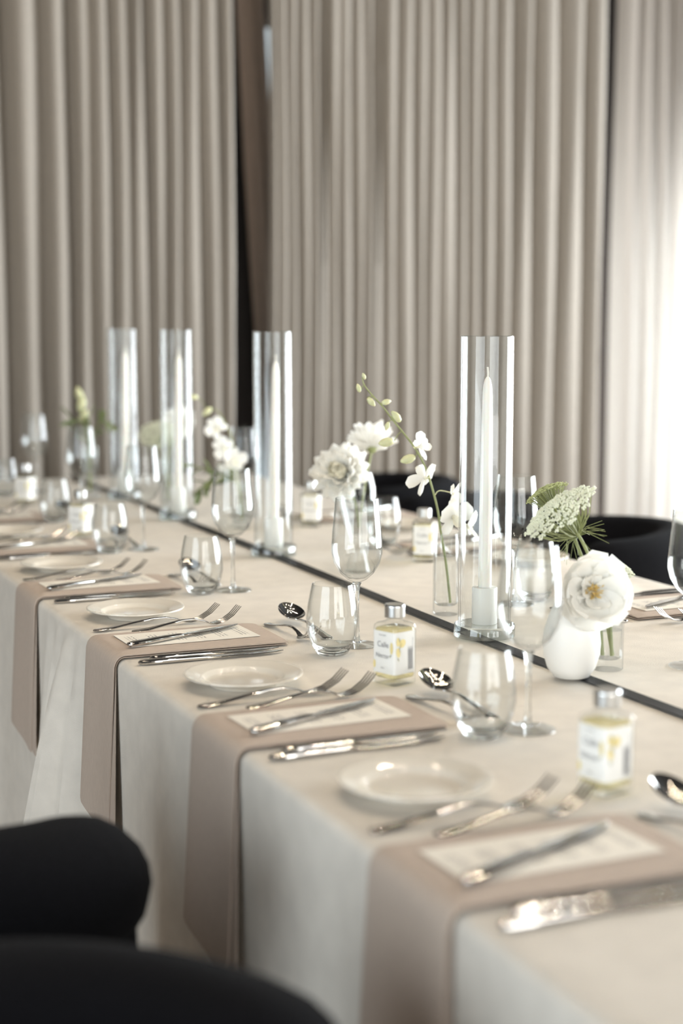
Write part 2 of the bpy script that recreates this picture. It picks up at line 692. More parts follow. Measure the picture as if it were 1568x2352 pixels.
def cloth_section(s, y, end=1.0):
    """s in 0..1 over one side: top middle -> edge -> hem; returns (x, z) for the positive side"""
    r = 0.014
    if s < 0.35:
        return (XE - r) * s / 0.35, ZT
    if s < 0.5:
        a = (s - 0.35) / 0.15 * PI / 2
        return XE - r + r * math.sin(a), ZT - r + r * math.cos(a)
    t = (s - 0.5) / 0.5
    return XE, ZT - r - t * (ZT - r - 0.10)


cm = MB()
NY = 320
ss = [0, 0.12, 0.24, 0.33, 0.35, 0.38, 0.41, 0.44, 0.47, 0.5] + [0.5 + 0.5 * k / 22 for k in range(1, 23)]
full = [(-1, s) for s in reversed(ss[1:])] + [(1, s) for s in ss]
def cfn(u, v, side=0):
    y = YA + (YB - YA) * u
    sg, s = full[int(round(v * (len(full) - 1)))]
    x, z = cloth_section(s, y)
    t = max(0.0, (s - 0.5) / 0.5)
    if t > 0:
        x += cloth_out(y, t) if sg < 0 else 0.012 * t + 0.010 * t * math.sin(6.3 * y)
    return (sg * x, y, z)
cm.grid(cfn, NY, len(full) - 1)
def cend(u, v):
    # far end drop
    y = YB
    x = (u * 2 - 1) * XE
    z = ZT - 0.004 - v * (ZT - 0.104)
    return (x * (1 + 0.02 * v), y + 0.012 + 0.03 * v + 0.015 * v * math.sin(9 * x), z)
cm.grid(cend, 40, 14)
cloth = inst('tablecloth', cm.mesh('tablecloth', CLOTH))
tag(cloth, 'cream linen cloth draped over the long table to the floor', 'tablecloth')

rm = MB()
def rib(u, v, side):
    y = -0.6 + (YB + 0.55) * u
    cx = 0.006 * math.sin(1.9 * y) + 0.004 * math.sin(4.3 * y + 1)
    tw = 0.35 * math.sin(3.1 * y) * math.sin(1.3 * y + 0.6)
    w = (v - 0.5) * 0.029
    z = ZT + 0.0022 + abs(tw) * 0.004 + tw * w * 0.25
    return (cx + w, y, z + (0.0 if side else 0.0008))
rm.shell(rib, 260, 4)
tag(inst('table_ribbon', rm.mesh('table_ribbon', RIBBON)), 'narrow black satin ribbon running down the middle of the table', 'ribbon')

# ------------------------------------------------------------------ chairs
def chair_meshes():
    Rr = 0.235
    half = R(126)
    ring = []
    n = 44
    for k in range(n + 1):
        a = PI - half + 2 * half * k / n          # around the back; opening towards +x
        ring.append((Rr * math.cos(a), Rr * 0.90 * math.sin(a), 0.672 + 0.012 * math.cos(a - PI)))
    # rounded ends
    rad = []
    for k in range(n + 1):
        e = min(k, n - k)
        rad.append(0.080 * (0.30, 0.70, 0.90, 0.98, 1.0)[e] if e < 5 else 0.080)
    roll = MB()
    roll.tube(ring, rad, 16)
    sh = MB()
    def shf(u, v, side):
        a = PI - half * 0.97 + 2 * half * 0.97 * u
        rr = Rr + (0.028 if side else -0.03) + 0.02 * (1 - v) * (1 if side else -0.5)
        return (rr * math.cos(a), rr * 0.90 * math.sin(a), 0.20 + 0.47 * v)
    sh.shell(shf, 40, 8)
    st = MB()
    prof = [(0, 0.455), (0.12, 0.455), (0.19, 0.445), (0.222, 0.415), (0.228, 0.36), (0.21, 0.29), (0.0, 0.28)]
    st.lathe(prof, 36)
    # pull the cushion out towards the front
    st.v = [(x + (0.03 if x > 0 else 0.0) * min(1, x / 0.15), y * 0.86, z) for x, y, z in st.v]
    lg = MB()
    lg.tube([(0, 0, 0), (0, 0, 0.30)], [0.014, 0.022], 12)
    return (roll.mesh('backrest_roll', BOUCLE), sh.mesh('back_shell', BOUCLE), st.mesh('seat_cushion', BOUCLE), lg.mesh('chair_leg', WOOD))


CH = chair_meshes()


def chair(label, x, y, rot):
    t = thing('barrel_chair', label, 'chair', (x, y, 0), rot, 'black barrel chairs around the table')
    inst('backrest_roll', CH[0], t)
    inst('back_shell', CH[1], t)
    inst('seat_cushion', CH[2], t)
    for a in (45, 135, 225, 315):
        inst('leg', CH[3], t, (0.17 * math.cos(R(a)), 0.17 * math.sin(R(a)), 0))
    return t


chair('black boucle barrel chair nearest the camera, cut off by the bottom edge', -1.02, 1.065, R(-48))
chair('black boucle barrel chair on the near side with its rounded arm end in view', -0.97, 1.82, R(15))
chair('black barrel chair beyond the table behind the lace flowers, rightmost of the far side', 0.90, 3.46, R(180))
chair('black barrel chair beyond the table behind the nearest candle cylinder', 0.90, 4.118, R(180))
chair('black barrel chair beyond the table behind the orchid stem', 0.90, 4.776, R(180))

# ------------------------------------------------------------------ table glass
def glass_meshes():
    d = {}
    # wine glass: bowl, stem, foot
    out = [(0.0, 0.104), (0.006, 0.105), (0.016, 0.110), (0.028, 0.121), (0.0375, 0.137), (0.0415, 0.153), (0.0415, 0.168),
           (0.0400, 0.190), (0.0378, 0.213), (0.0352, 0.2425), (0.0346, 0.2432)]
    inn = [(0.0341, 0.2425), (0.0367, 0.213), (0.0389, 0.190), (0.0404, 0.168), (0.0404, 0.153), (0.0364, 0.138), (0.027, 0.1228),
           (0.015, 0.1128), (0.0, 0.1095)]
    d['bowl'] = MB().lathe(out + inn, 48).mesh('wine_bowl', THIN)
    d['stem'] = MB().lathe([(0.0, 0.005), (0.0070, 0.0055), (0.0050, 0.012), (0.0040, 0.03), (0.0036, 0.06), (0.0040, 0.09), (0.0055, 0.1), (0.0075, 0.1042), (0.0, 0.1046)], 20).mesh('wine_stem', GLASS)
    d['foot'] = MB().lathe([(0.0, 0.0006), (0.034, 0.0006), (0.0365, 0.0012), (0.036, 0.0024), (0.022, 0.0034), (0.010, 0.0048), (0.0, 0.0056)], 44).mesh('wine_foot', THIN)
    # stemless tumbler
    out = [(0.0, 0.0006), (0.020, 0.0006), (0.0245, 0.003), (0.032, 0.015), (0.0385, 0.032), (0.0415, 0.048), (0.0413, 0.062), (0.0390, 0.082),
           (0.0350, 0.104), (0.0325, 0.1145), (0.0318, 0.115)]
    inn = [(0.0313, 0.1143), (0.0337, 0.104), (0.0376, 0.082), (0.0399, 0.062), (0.0400, 0.048), (0.0368, 0.033), (0.029, 0.018), (0.018, 0.011), (0.0, 0.009)]
    d['tumbler'] = MB().lathe(out + inn, 48).mesh('tumbler', THIN)
    d['tumbler'].materials.append(GLASS)
    for p in d['tumbler'].polygons:
        if max(d['tumbler'].vertices[i].co.z for i in p.vertices) < 0.0185:
            p.material_index = 1
    # bread plate
    out = [(0.0, 0.001), (0.046, 0.001), (0.049, 0.0008), (0.050, 0.003), (0.058, 0.0085), (0.0600, 0.0100), (0.0855, 0.0160), (0.0872, 0.0172), (0.0868, 0.0188)]
    inn = [(0.0852, 0.0192), (0.0830, 0.0186), (0.0620, 0.0142), (0.0595, 0.0132), (0.0560, 0.0085), (0.0530, 0.0064), (0.048, 0.0056), (0.0, 0.0054)]
    d['plate'] = MB().lathe(out + inn, 64).mesh('bread_plate', GLAZE)
    # hurricane cylinder
    d['tube'] = MB().lathe([(0.0440, 0.022), (0.0440, 0.498), (0.0430, 0.5), (0.0412, 0.4985), (0.0412, 0.022), (0.0440, 0.022)], 64).mesh('cylinder_tube', THIN)
    d['base'] = MB().lathe([(0.0, 0.0008), (0.0500, 0.0008), (0.0512, 0.002), (0.0512, 0.020), (0.0500, 0.0215), (0.0, 0.0215)], 64).mesh('cylinder_base', THICK)
    return d


G = glass_meshes()


def wine_glass(label, x, y, group='wine glasses along the table'):
    t = thing('wine_glass', label, 'wine glass', (x, y, ZT), random.uniform(0, 1), group)
    inst('bowl', G['bowl'], t)
    inst('stem', G['stem'], t)
    inst('foot', G['foot'], t)


def tumbler(label, x, y):
    o = inst('tumbler', G['tumbler'], None, (x, y, ZT))
    tag(o, label, 'glass', 'stemless tumblers along the table')


def plate(label, x, y):
    tag(inst('bread_plate', G['plate'], None, (x, y, ZT)), label, 'plate', 'cream glazed bread plates')


# ------------------------------------------------------------------ cutlery
def cutlery_meshes():
    d = {}
    def fork(L, nm):
        k = L / 0.245
        h = MB().sweep([(0.0, 0.0034, 0.0015, 0.0010), (0.003 * k, 0.0034, 0.0070, 0.0017), (0.012 * k, 0.0036, 0.0100, 0.0020), (0.035 * k, 0.005, 0.0085, 0.0019),
                        (0.075 * k, 0.0105, 0.0055, 0.0019), (0.115 * k, 0.0150, 0.0038, 0.0020), (0.140 * k, 0.0150, 0.0034, 0.0020),
                        (0.160 * k, 0.0110, 0.0036, 0.0019), (0.172 * k, 0.0072, 0.0048, 0.0017)])
        hd = MB().sweep([(0.171 * k, 0.0074, 0.0046, 0.0016), (0.178 * k, 0.0056, 0.0085, 0.0013), (0.187 * k, 0.0050, 0.0118, 0.0011), (0.200 * k, 0.0066, 0.0126, 0.0010)])
        for j in range(4):
            yy = (j - 1.5) * 0.0066
            hd.sweep([(0.197 * k, 0.0062, 0.0024, 0.0010, yy), (0.210 * k, 0.0092, 0.0020, 0.0010, yy), (0.228 * k, 0.0180, 0.0018, 0.0009, yy * 1.02),
                      (0.245 * k, 0.0320, 0.0010, 0.0007, yy * 1.02)], 8)
        d[nm + '_handle'] = h.mesh('fork_handle', SILVER)
        d[nm + '_head'] = hd.mesh('fork_head', SILVERSATIN)
    fork(0.228, 'fork')
    fork(0.198, 'small_fork')
    def knife(L, nm, hl=0.46):
        a = L * hl
        h = MB().sweep([(0.0, 0.0045, 0.003, 0.0015), (0.003, 0.0045, 0.0072, 0.0034), (0.012, 0.0048, 0.0092, 0.0042), (a * 0.5, 0.0048, 0.0086, 0.0042),
                        (a * 0.9, 0.0045, 0.0066, 0.0038), (a, 0.0042, 0.0056, 0.0032)])
        bl = MB().sweep([(a - 0.001, 0.0042, 0.0052, 0.0026), (a + 0.008, 0.0042, 0.0064, 0.0011), (a + 0.025, 0.0042, 0.0092, 0.0009), (L * 0.82, 0.0042, 0.0096, 0.0008),
                         (L * 0.94, 0.0042, 0.0068, 0.0007, 0.0016), (L, 0.0042, 0.0016, 0.0005, 0.0045)], 10)
        d[nm + '_handle'] = h.mesh('knife_handle', SILVER)
        d[nm + '_blade'] = bl.mesh('knife_blade', SILVERSATIN)
    knife(0.240, 'knife')
    knife(0.215, 'small_knife')
    # spoon
    L = 0.205
    h = MB().sweep([(0.0, 0.0034, 0.0015, 0.0010), (0.003, 0.0034, 0.0066, 0.0016), (0.012, 0.0036, 0.0092, 0.0019), (0.035, 0.006, 0.0072, 0.0019), (0.075, 0.0110, 0.0045, 0.0019),
                    (0.105, 0.0135, 0.0034, 0.0019), (0.130, 0.0125, 0.0032, 0.0018), (0.148, 0.0108, 0.0050, 0.0014)])
    d['spoon_handle'] = h.mesh('spoon_handle', SILVER)
    bw = MB()
    def bowl(u, v, side):
        rr = v
        a = 2 * PI * u
        x = 0.176 + 0.031 * rr * math.cos(a)
        wy = 0.0225 * (1.0 + 0.10 * math.cos(a + PI))
        y = wy * rr * math.sin(a)
        z = 0.0012 + 0.0105 * rr ** 2.2 + 0.30 * (x - 0.146)
        return (x, y, z + (0.0011 if side else 0.0))
    bw.shell(bowl, 36, 9)
    d['spoon_bowl'] = bw.mesh('spoon_bowl', SILVER)
    return d


CU = cutlery_meshes()
PARTS = {'fork': ('handle', 'head'), 'small_fork': ('handle', 'head'), 'knife': ('handle', 'blade'), 'small_knife': ('handle', 'blade'), 'spoon': ('handle', 'bowl')}
CNAME = {'fork': 'dinner_fork', 'small_fork': 'dessert_fork', 'knife': 'table_knife', 'small_knife': 'starter_knife', 'spoon': 'dessert_spoon'}
CCAT = {'fork': 'fork', 'small_fork': 'fork', 'knife': 'knife', 'small_knife': 'knife', 'spoon': 'spoon'}


def cutlery(kind, label, p0, ang, z=ZT, tilt=0.0, group='silver cutlery', name=None):
    t = thing(name or CNAME[kind], label, CCAT[kind], (p0[0], p0[1], z), ang, group)
    t.rotation_euler = (0, tilt, ang)
    for q in PARTS[kind]:
        inst(q, CU[kind + '_' + q], t)
    return t


# ------------------------------------------------------------------ napkin + menu card
def napkin_mesh(off, thick, yl, yr, hang, skew, fl_, seed, name):
    """sheet lying from x=-0.32 to the table edge and over it; local y across, z relative to the table top"""
    xi = -0.322
    r0 = 0.012
    ex = -(XE + 0.0005)
    segs = []
    n1, n2, n3 = 16, 7, 22
    for k in range(n1):
        segs.append(('t', k / n1))
    for k in range(n2):
        segs.append(('a', k / n2))
    for k in range(n3 + 1):
        segs.append(('h', k / n3))
    nu, nv = len(segs) - 1, 10
    def fn(u, v, side):
        o = off + (thick if side == 0 else 0.0)
        ed = min(v, 1 - v) * 2
        if side == 0:
            o -= thick * 0.55 * max(0, 1 - ed * 7) ** 2           # soft rounded fold along both edges
        kind, t = segs[int(round(u * nu))]
        y = yl + (yr - yl) * v
        rr = r0 + o
        if kind == 't':
            x = xi + (ex + r0 - xi) * t
            z = o
            if t < 0.07 and side == 0:
                z -= thick * 0.5 * (1 - t / 0.07)
            return (x, y, z + 0.0012)
        cx, cz = ex + r0, -r0 + 0.0012
        if kind == 'a':
            a = t * PI / 2
            return (cx - rr * math.sin(a), y, cz + rr * math.cos(a))
        ln = hang * (1 + skew * (v - 0.5))
        swing = cloth_swing * t
        y2 = y + fl_ * t * (v * 2 - 1) * 0.5 + fl_ * t * 0.5
        xx = ex - o - swing - 0.0025 * t * math.sin(5 * v + seed) - 0.0008
        return (xx, y2, cz - t * ln)
    m = MB()
    m.shell(fn, nu, nv)
    return m.mesh(name, NAPKIN)


cloth_swing = 0.013
NAPA = napkin_mesh(0.0050, 0.0042, 0.088, -0.088, 0.270, 0.10, 0.004, 1.0, 'napkin_front')
NAPB = napkin_mesh(0.0010, 0.0030, 0.084, -0.084, 0.268, 0.12, -0.030, 2.0, 'napkin_back')
CARD = MB().box(-0.11, 0.11, -0.051, 0.051, 0, 0.0007).mesh('menu_card', PAPER, False)


# ------------------------------------------------------------------ favour bottle
def bottle_meshes():
    def ring(hw, z, e, n=32):
        out = []
        for k in range(n):
            a = 2 * PI * (k + 0.5) / n
            c, s = math.cos(a), math.sin(a)
            p = 2.0 / e
            out.append((hw * math.copysign(abs(c) ** p, c), hw * math.copysign(abs(s) ** p, s), z))
        return out
    def loft(levels, n=32):
        m = MB()
        vs_ = []
        for hw, z, e in levels:
            vs_ += ring(hw, z, e, n)
        fs_ = []
        for i in range(len(levels) - 1):
            for k in range(n):
                k2 = (k + 1) % n
                fs_.append((i * n + k, i * n + k2, (i + 1) * n + k2, (i + 1) * n + k))
        fs_.append(tuple(range(n))[::-1])
        fs_.append(tuple((len(levels) - 1) * n + k for k in range(n)))
        return m.add(vs_, fs_)
    d = {}
    body = [(0.0215, 0.0008, 7), (0.0235, 0.0025, 8), (0.0238, 0.006, 8), (0.0238, 0.084, 8), (0.0233, 0.0880, 7), (0.021, 0.0908, 5), (0.0155, 0.0925, 3), (0.0122, 0.0940, 2), (0.0120, 0.103, 2)]
    d['body'] = loft(body).mesh('bottle_body', THIN)
    liq = [(0.0205, 0.0105, 6), (0.0218, 0.012, 7), (0.0218, 0.081, 7), (0.0210, 0.0835, 6), (0.019, 0.0845, 5)]
    d['liquid'] = loft(liq).mesh('bottle_liquid', LIQUID)
    cp = []
    for k in range(9):
        z = 0.0985 + 0.018 * k / 8
        cp.append((0.0148 + (0.0006 if k % 2 else 0.0), z))
    d['cap'] = MB().lathe([(0.0128, 0.0978)] + cp + [(0.0140, 0.1178), (0.0, 0.118)], 32).mesh('bottle_cap', CAPM)
    # label wrapped round the two faces that share the corner (-x, -y)
    hw = 0.0238 + 0.0007
    path = [(-hw, 0.0185), (-hw, 0.0), (-hw, -0.0205), (-hw + 0.0015, -hw + 0.0015), (-0.0205, -hw), (0.0, -hw), (0.0165, -hw)]
    def lf(u, v, side):
        x, y = path[int(round(u * (len(path) - 1)))]
        k = -0.0004 if side else 0.0
        return (x - (k if x <= -hw + 0.002 else 0), y - (k if y <= -hw + 0.002 else 0), 0.0185 + 0.062 * v)
    d['label'] = MB().shell(lf, len(path) - 1, 1).mesh('bottle_label', LABELM)
    # fruit print: two lemons over the corner, one at the left edge
    def disc(cx, cz, rx, rz, face, rot=0.0, n=14):
        vs_ = []
        for k in range(n):
            a = 2 * PI * k / n
            px, pz = rx * math.cos(a), rz * math.sin(a)
            px, pz = px * math.cos(rot) - pz * math.sin(rot), px * math.sin(rot) + pz * math.cos(rot)
            if face == 'x':
                vs_.append((-hw - 0.0006, -(cx + px), cz + pz))
            else:
                vs_.append((cx + px, -hw - 0.0006, cz + pz))
        return vs_, [tuple(range(n))]
    lm_ = MB()
    for a in ((-0.0095, 0.0600, 0.0070, 0.0052, 'y', 0.2), (-0.0185, 0.0625, 0.0030, 0.0055, 'y', 0.0), (-0.0175, 0.0490, 0.0040, 0.0062, 'y', 0.3), (0.0185, 0.0545, 0.0030, 0.0075, 'x', 0.0),
              (-0.0165, 0.0315, 0.0024, 0.0052, 'x', 0.0)):
        lm_.add(*disc(*a))
    d['lemon_print'] = lm_.mesh('lemon_print', LEMON, False, False)
    om = MB()
    for a in ((-0.0150, 0.0640, 0.0010, 0.0042, 'y', 0.5), (-0.0125, 0.0575, 0.0010, 0.0038, 'y', -0.6), (-0.0150, 0.0520, 0.0009, 0.0036, 'y', 0.4), (-0.0175, 0.0405, 0.0009, 0.0030, 'y', 0.6), (0.0165, 0.0445, 0.0008, 0.0026, 'x', -0.5)):
        om.add(*disc(*a))
    d['leaf_print'] = om.mesh('leaf_print', OLIVE, False, False)
    # small print block on the second face, made of fine text rows
    tm = MB()
    for k in range(9):
        x = 0.0030 + k * 0.0011
        z1 = 0.066 if k == 8 else 0.055 - 0.002 * (k % 3)
        vs_ = [(x, -hw - 0.0006, 0.026), (x + 0.0006, -hw - 0.0006, 0.026), (x + 0.0006, -hw - 0.0006, z1), (x, -hw - 0.0006, z1)]
        tm.add(vs_, [(0, 1, 2, 3)])
    d['fine_print'] = tm.mesh('fine_print', INK, False, False)
    return d


BO = bottle_meshes()
HWB = 0.0238 + 0.0007


def text_mesh(body, size):
    cu = bpy.data.curves.new('lettering', 'FONT')
    cu.body = body
    cu.size = size
    cu.align_x = 'CENTER'
    o = bpy.data.objects.new('lettering_source', cu)
    COL.objects.link(o)
    dg = bpy.context.evaluated_depsgraph_get()
    me = bpy.data.meshes.new_from_object(o.evaluated_get(dg))
    bpy.data.objects.remove(o)
    me.materials.clear()
    me.materials.append(INK)
    return me


TXT = [text_mesh('Calle', 0.0115), text_mesh('Nectar', 0.0098), text_mesh('limoncello', 0.0034), text_mesh('100ml', 0.0034)]
FACE_X = Matrix(((0, 0, -1, -HWB - 0.0007), (-1, 0, 0, 0), (0, 1, 0, 0), (0, 0, 0, 1)))


def bottle(label, x, y, rz):
    t = thing('favour_bottle', label, 'bottle', (x, y, ZT), rz, 'little square lemon drink bottles')
    inst('body', BO['body'], t)
    inst('liquid', BO['liquid'], t)
    inst('cap', BO['cap'], t)
    lb = inst('label', BO['label'], t)
    for q in ('lemon_print', 'leaf_print', 'fine_print'):
        inst(q, BO[q], lb, (0, 0, -0.0061), (0, 0, 0), (1, 1, 1.17))
    for me, dy, z in ((TXT[0], -0.001, 0.0575), (TXT[1], 0.0, 0.0415), (TXT[2], 0.0, 0.0740), (TXT[3], 0.0, 0.0255)):
        inst('lettering', me, lb, mtx=Matrix.Translation((0, dy, z)) @ FACE_X)


# ------------------------------------------------------------------ place settings
ORD = ['nearest', 'second', 'third', 'fourth', 'fifth', 'sixth', 'seventh']


def setting(side, yc, name, items, jit=0.0):
    """side -1: near side of the table, +1: far side. offsets are given for the near side and turned for the far one"""
    s = -1 if side < 0 else 1
    rot = 0.0 if side < 0 else PI
    def P(x, v):
        return (x, yc + v) if side < 0 else (-x, yc - v)
    if 'plate' in items:
        x, y = P(-0.482, 0.260)
        plate(f'cream glazed bread plate of the {name} place setting', x, y)
    if 'napkin' in items:
        t = thing('napkin', f'taupe linen napkin hanging over the table edge at the {name} place setting', 'napkin', (0, yc, ZT), rot, 'folded taupe napkins')
        inst('front_layer', NAPA, t)
        inst('back_layer', NAPB, t)
    if 'card' in items:
        x, y = P(-0.466, 0.004)
        o = inst('menu_card', CARD, None, (x, y, ZT + 0.0112), (0, 0, rot + R(2.0 + jit)))
        tag(o, f'cream menu card on the napkin of the {name} place setting', 'menu', 'menu cards on napkins')
    if 'forks' in items:
        cutlery('fork', f'large silver fork beside the bread plate of the {name} place setting', P(-0.588, 0.147), rot + R(4 + jit))
        cutlery('small_fork', f'smaller silver fork next to the napkin of the {name} place setting', P(-0.530, 0.112), rot + R(5 + jit))
    if 'forktips' in items:
        cutlery('fork', f'large silver fork of the {name} place setting', P(-0.588, 0.163), rot + R(9 + jit))
    if 'butter' in items:
        cutlery('knife', f'silver knife laid across the menu card of the {name} place setting', P(-0.582, -0.055), rot + R(24 + jit), ZT + 0.0122, name='butter_knife')
    if 'knives' in items:
        cutlery('knife', f'outer silver table knife of the {name} place setting', P(-0.588, -0.136), rot + R(0.5 + jit))
        cutlery('small_knife', f'inner silver knife beside the napkin of the {name} place setting', P(-0.562, -0.110), rot + R(0 + jit))
    if 'spoon' in items:
        cutlery('spoon', f'silver dessert spoon above the napkin of the {name} place setting', P(-0.243, -0.075), rot + R(91 + jit))
        cutlery('small_fork', f'silver dessert fork above the napkin of the {name} place setting', P(-0.293, 0.095), rot + R(-86 + jit))


ALL = ('plate', 'napkin', 'card', 'forks', 'butter', 'knives', 'spoon')
near_y = [1.31, 1.89, 2.47, 3.05, 3.63, 4.21]
for k, y in enumerate(near_y):
    it = ALL
    if k == 5:
        it = ('napkin', 'card', 'forks', 'butter', 'knives', 'spoon')
    setting(-1, y, f'{ORD[k]} near-side', it, jit=(0.0, 0.6, -0.5, 0.8, -0.6, 0.3)[k])
for k, y in enumerate([2.43, 3.27, 3.90]):
    setting(1, y, f'{ORD[k]} far-side', ('napkin', 'card', 'forks', 'butter', 'knives', 'spoon') + (('plate',) if k else ()), jit=(0.5, -0.4, 0.6)[k])

for lab, x, y in (('bulbous wine glass behind the tumbler, nearest the camera', -0.228, 1.762),
                  ('sharp wine glass left of the lemon drink bottle, behind the clear tumbler', -0.218, 2.342),
                  ('wine glass left of the second candle cylinder', -0.231, 2.922),
                  ('blurred wine glass in front of the third candle cylinder', -0.240, 3.53),
                  ('blurred wine glass second from the left edge', -0.212, 4.235),
                  ('blurred wine glass farthest left against the curtain', -0.205, 4.86),
                  ('wine glass on the far side behind the nearest candle cylinder', 0.203, 2.572),
                  ('wine glass cut off by the right edge of the picture', 0.193, 1.995),
                  ('blurred wine glass on the far side left of the second candle cylinder', 0.185, 4.04)):
    wine_glass(lab, x, y)
for lab, x, y in (('blurred tumbler nearest the camera, left of the nearest wine glass', -0.297, 1.755),
                  ('sharp clear tumbler right of the dessert spoon, in front of the tall wine glass', -0.282, 2.292),
                  ('clear tumbler at the fourth near-side setting', -0.299, 2.912),
                  ('blurred tumbler right of the small lemon drink bottle', -0.322, 3.515),
                  ('blurred tumbler between two lemon drink bottles on the left', -0.314, 4.11),
                  ('blurred tumbler at the left edge of the picture', -0.314, 4.78),
                  ('tumbler on the far side below the white dahlias', 0.303, 3.385),
                  ('tumbler on the far side seen through the nearest wine glass', 0.262, 2.60)):
    tumbler(lab, x, y)
for lab, x, y, a in (('lemon drink bottle at the right, nearest the camera', -0.281, 1.492, 12),
                     ('lemon drink bottle in front of the ribbon beside the dessert spoon', -0.274, 2.074, 20),
                     ('small blurred lemon drink bottle left of a tumbler', -0.325, 3.78, 40),
                     ('farthest blurred lemon drink bottle at the left edge', -0.304, 4.53, 45),
                     ('lemon drink bottle on the far side left of the orchid vase', 0.281, 3.12, 52),
                     ('lemon drink bottle on the far side right of the second candle cylinder', 0.272, 3.77, 58)):
    bottle(lab, x, y, R(a))

# small white dish on the far side
dish = MB().lathe([(0.0, 0.001), (0.026, 0.001), (0.030, 0.004), (0.044, 0.020), (0.050, 0.036), (0.0495, 0.0385), (0.047, 0.0375), (0.041, 0.022), (0.028, 0.008), (0.0, 0.006)], 40).mesh('ceramic_dish', CERAMIC)
tag(inst('ceramic_dish', dish, None, (0.455, 2.665, ZT)), 'small white ceramic dish on the far side behind the peony', 'dish')

# ------------------------------------------------------------------ candle cylinders
HOLD = MB().lathe([(0.0, 0.0), (0.0205, 0.0), (0.0212, 0.001), (0.0212, 0.060), (0.0202, 0.0615), (0.0125, 0.0615), (0.0120, 0.045), (0.0, 0.045)], 36).mesh('candle_holder', CERAMIC)
CANDLE = MB().lathe([(0.0, 0.0), (0.0112, 0.0), (0.0113, 0.02), (0.0108, 0.15), (0.0095, 0.27), (0.0085, 0.335), (0.0072, 0.352), (0.0048, 0.362), (0.002, 0.366), (0.0, 0.367)], 28).mesh('taper', WAX)
WICKM = MB().tube([(0, 0, 0.362), (0.0004, 0, 0.372), (-0.0004, 0.0004, 0.382)], [0.0016, 0.0018, 0.0015], 8).mesh('wick', WICK)
for k, (x, y) in enumerate(((0.004, 2.318), (0.004, 3.325), (-0.002, 4.035), (-0.004, 4.56))):
    nm = ('nearest', 'second', 'third', 'farthest')[k]
    t = thing('hurricane_cylinder', f'{nm} tall clear glass candle cylinder on the ribbon', 'candle cylinder', (x, y, ZT + 0.0032), 0, 'tall glass candle cylinders')
    inst('glass_tube', G['tube'], t)
    inst('base', G['base'], t)
    tag(inst('candle_holder', HOLD, None, (x, y, ZT + 0.0032 + 0.0217)), f'white candle holder inside the {nm} glass cylinder', 'candle holder', 'white candle holders')
    c = thing('taper_candle', f'unlit white taper candle inside the {nm} glass cylinder', 'candle', (x, y, ZT + 0.0032 + 0.0217 + 0.0452), 0.5 * k, 'white taper candles')
    c.rotation_euler = ((R(0.4), 0, 0), (R(-0.5), R(1.3), 0), (R(0.5), R(0.9), 0), (0, R(1.0), 0))[k]
    inst('wax_body', CANDLE, c)
    inst('wick', WICKM, c)


# ------------------------------------------------------------------ vases
def clear_vase(label, x, y, r, h, water, name='bud_vase', wall=0.0022, foot=0.018):
    t = thing(name, label, 'vase', (x, y, ZT + (0.0032 if abs(x) < r + 0.016 else 0.0)))
    out = [(0.0, 0.0008), (r * 0.92, 0.0008), (r, 0.003), (r, h * 0.6), (r, h - 0.001), (r - wall * 0.5, h)]
    inn = [(r - wall, h - 0.001), (r - wall, foot + 0.004), (r - wall - 0.004, foot), (0.0, foot)]
    inst('glass_body', MB().lathe(out + inn, 44).mesh('vase_body', THIN), t)
    ri = r - wall - 0.0004
    inst('water', MB().lathe([(0.0, foot + 0.0004), (ri - 0.004, foot + 0.0004), (ri, foot + 0.005), (ri, water), (0.0, water)], 40).mesh('vase_water', WATER), t)
    return t


clear_vase('slim clear bud vase holding the sharp orchid stem', 0.040, 2.533, 0.0235, 0.150, 0.108)
clear_vase('clear bud vase behind the white vase, holding the lace flowers', 0.062, 2.030, 0.024, 0.150, 0.062)
clear_vase('blurred clear bud vase left of the second candle cylinder', 0.095, 3.80, 0.0235, 0.120, 0.08)
clear_vase('blurred clear vase at the left holding dark green leaves', -0.098, 4.60, 0.027, 0.160, 0.10)
clear_vase('blurred clear vase between the two far candle cylinders', 0.055, 4.30, 0.027, 0.140, 0.08)
# round clear vase for the dahlias
gv = thing('globe_vase', 'rounded clear glass vase holding two white dahlias', 'vase', (0.085, 3.035, ZT))
out = [(0.0, 0.0008), (0.022, 0.0008), (0.028, 0.003), (0.024, 0.012), (0.016, 0.045), (0.017, 0.075), (0.030, 0.110), (0.0385, 0.145), (0.0375, 0.180), (0.030, 0.212), (0.029, 0.2135)]
inn = [(0.028, 0.212), (0.0355, 0.180), (0.0365, 0.146), (0.028, 0.113), (0.014, 0.084), (0.0, 0.080)]
inst('glass_body', MB().lathe(out + inn, 44).mesh('globe_vase_body', THIN), gv)
# white ceramic vase
wv = [(0.0, 0.001), (0.022, 0.001), (0.027, 0.003), (0.0355, 0.016), (0.0415, 0.036), (0.0428, 0.052), (0.0405, 0.072), (0.0330, 0.096), (0.0250, 0.113), (0.0215, 0.124), (0.0225, 0.131), (0.0215, 0.1325),
      (0.0190, 0.130), (0.0185, 0.122), (0.024, 0.105), (0.036, 0.07), (0.036, 0.03), (0.0, 0.01)]
tag(inst('ceramic_vase', MB().lathe(wv, 56).mesh('ceramic_vase', CERAMIC), None, (-0.024, 1.993, ZT + 0.0034)), 'matte white rounded ceramic vase holding the white peony', 'vase')


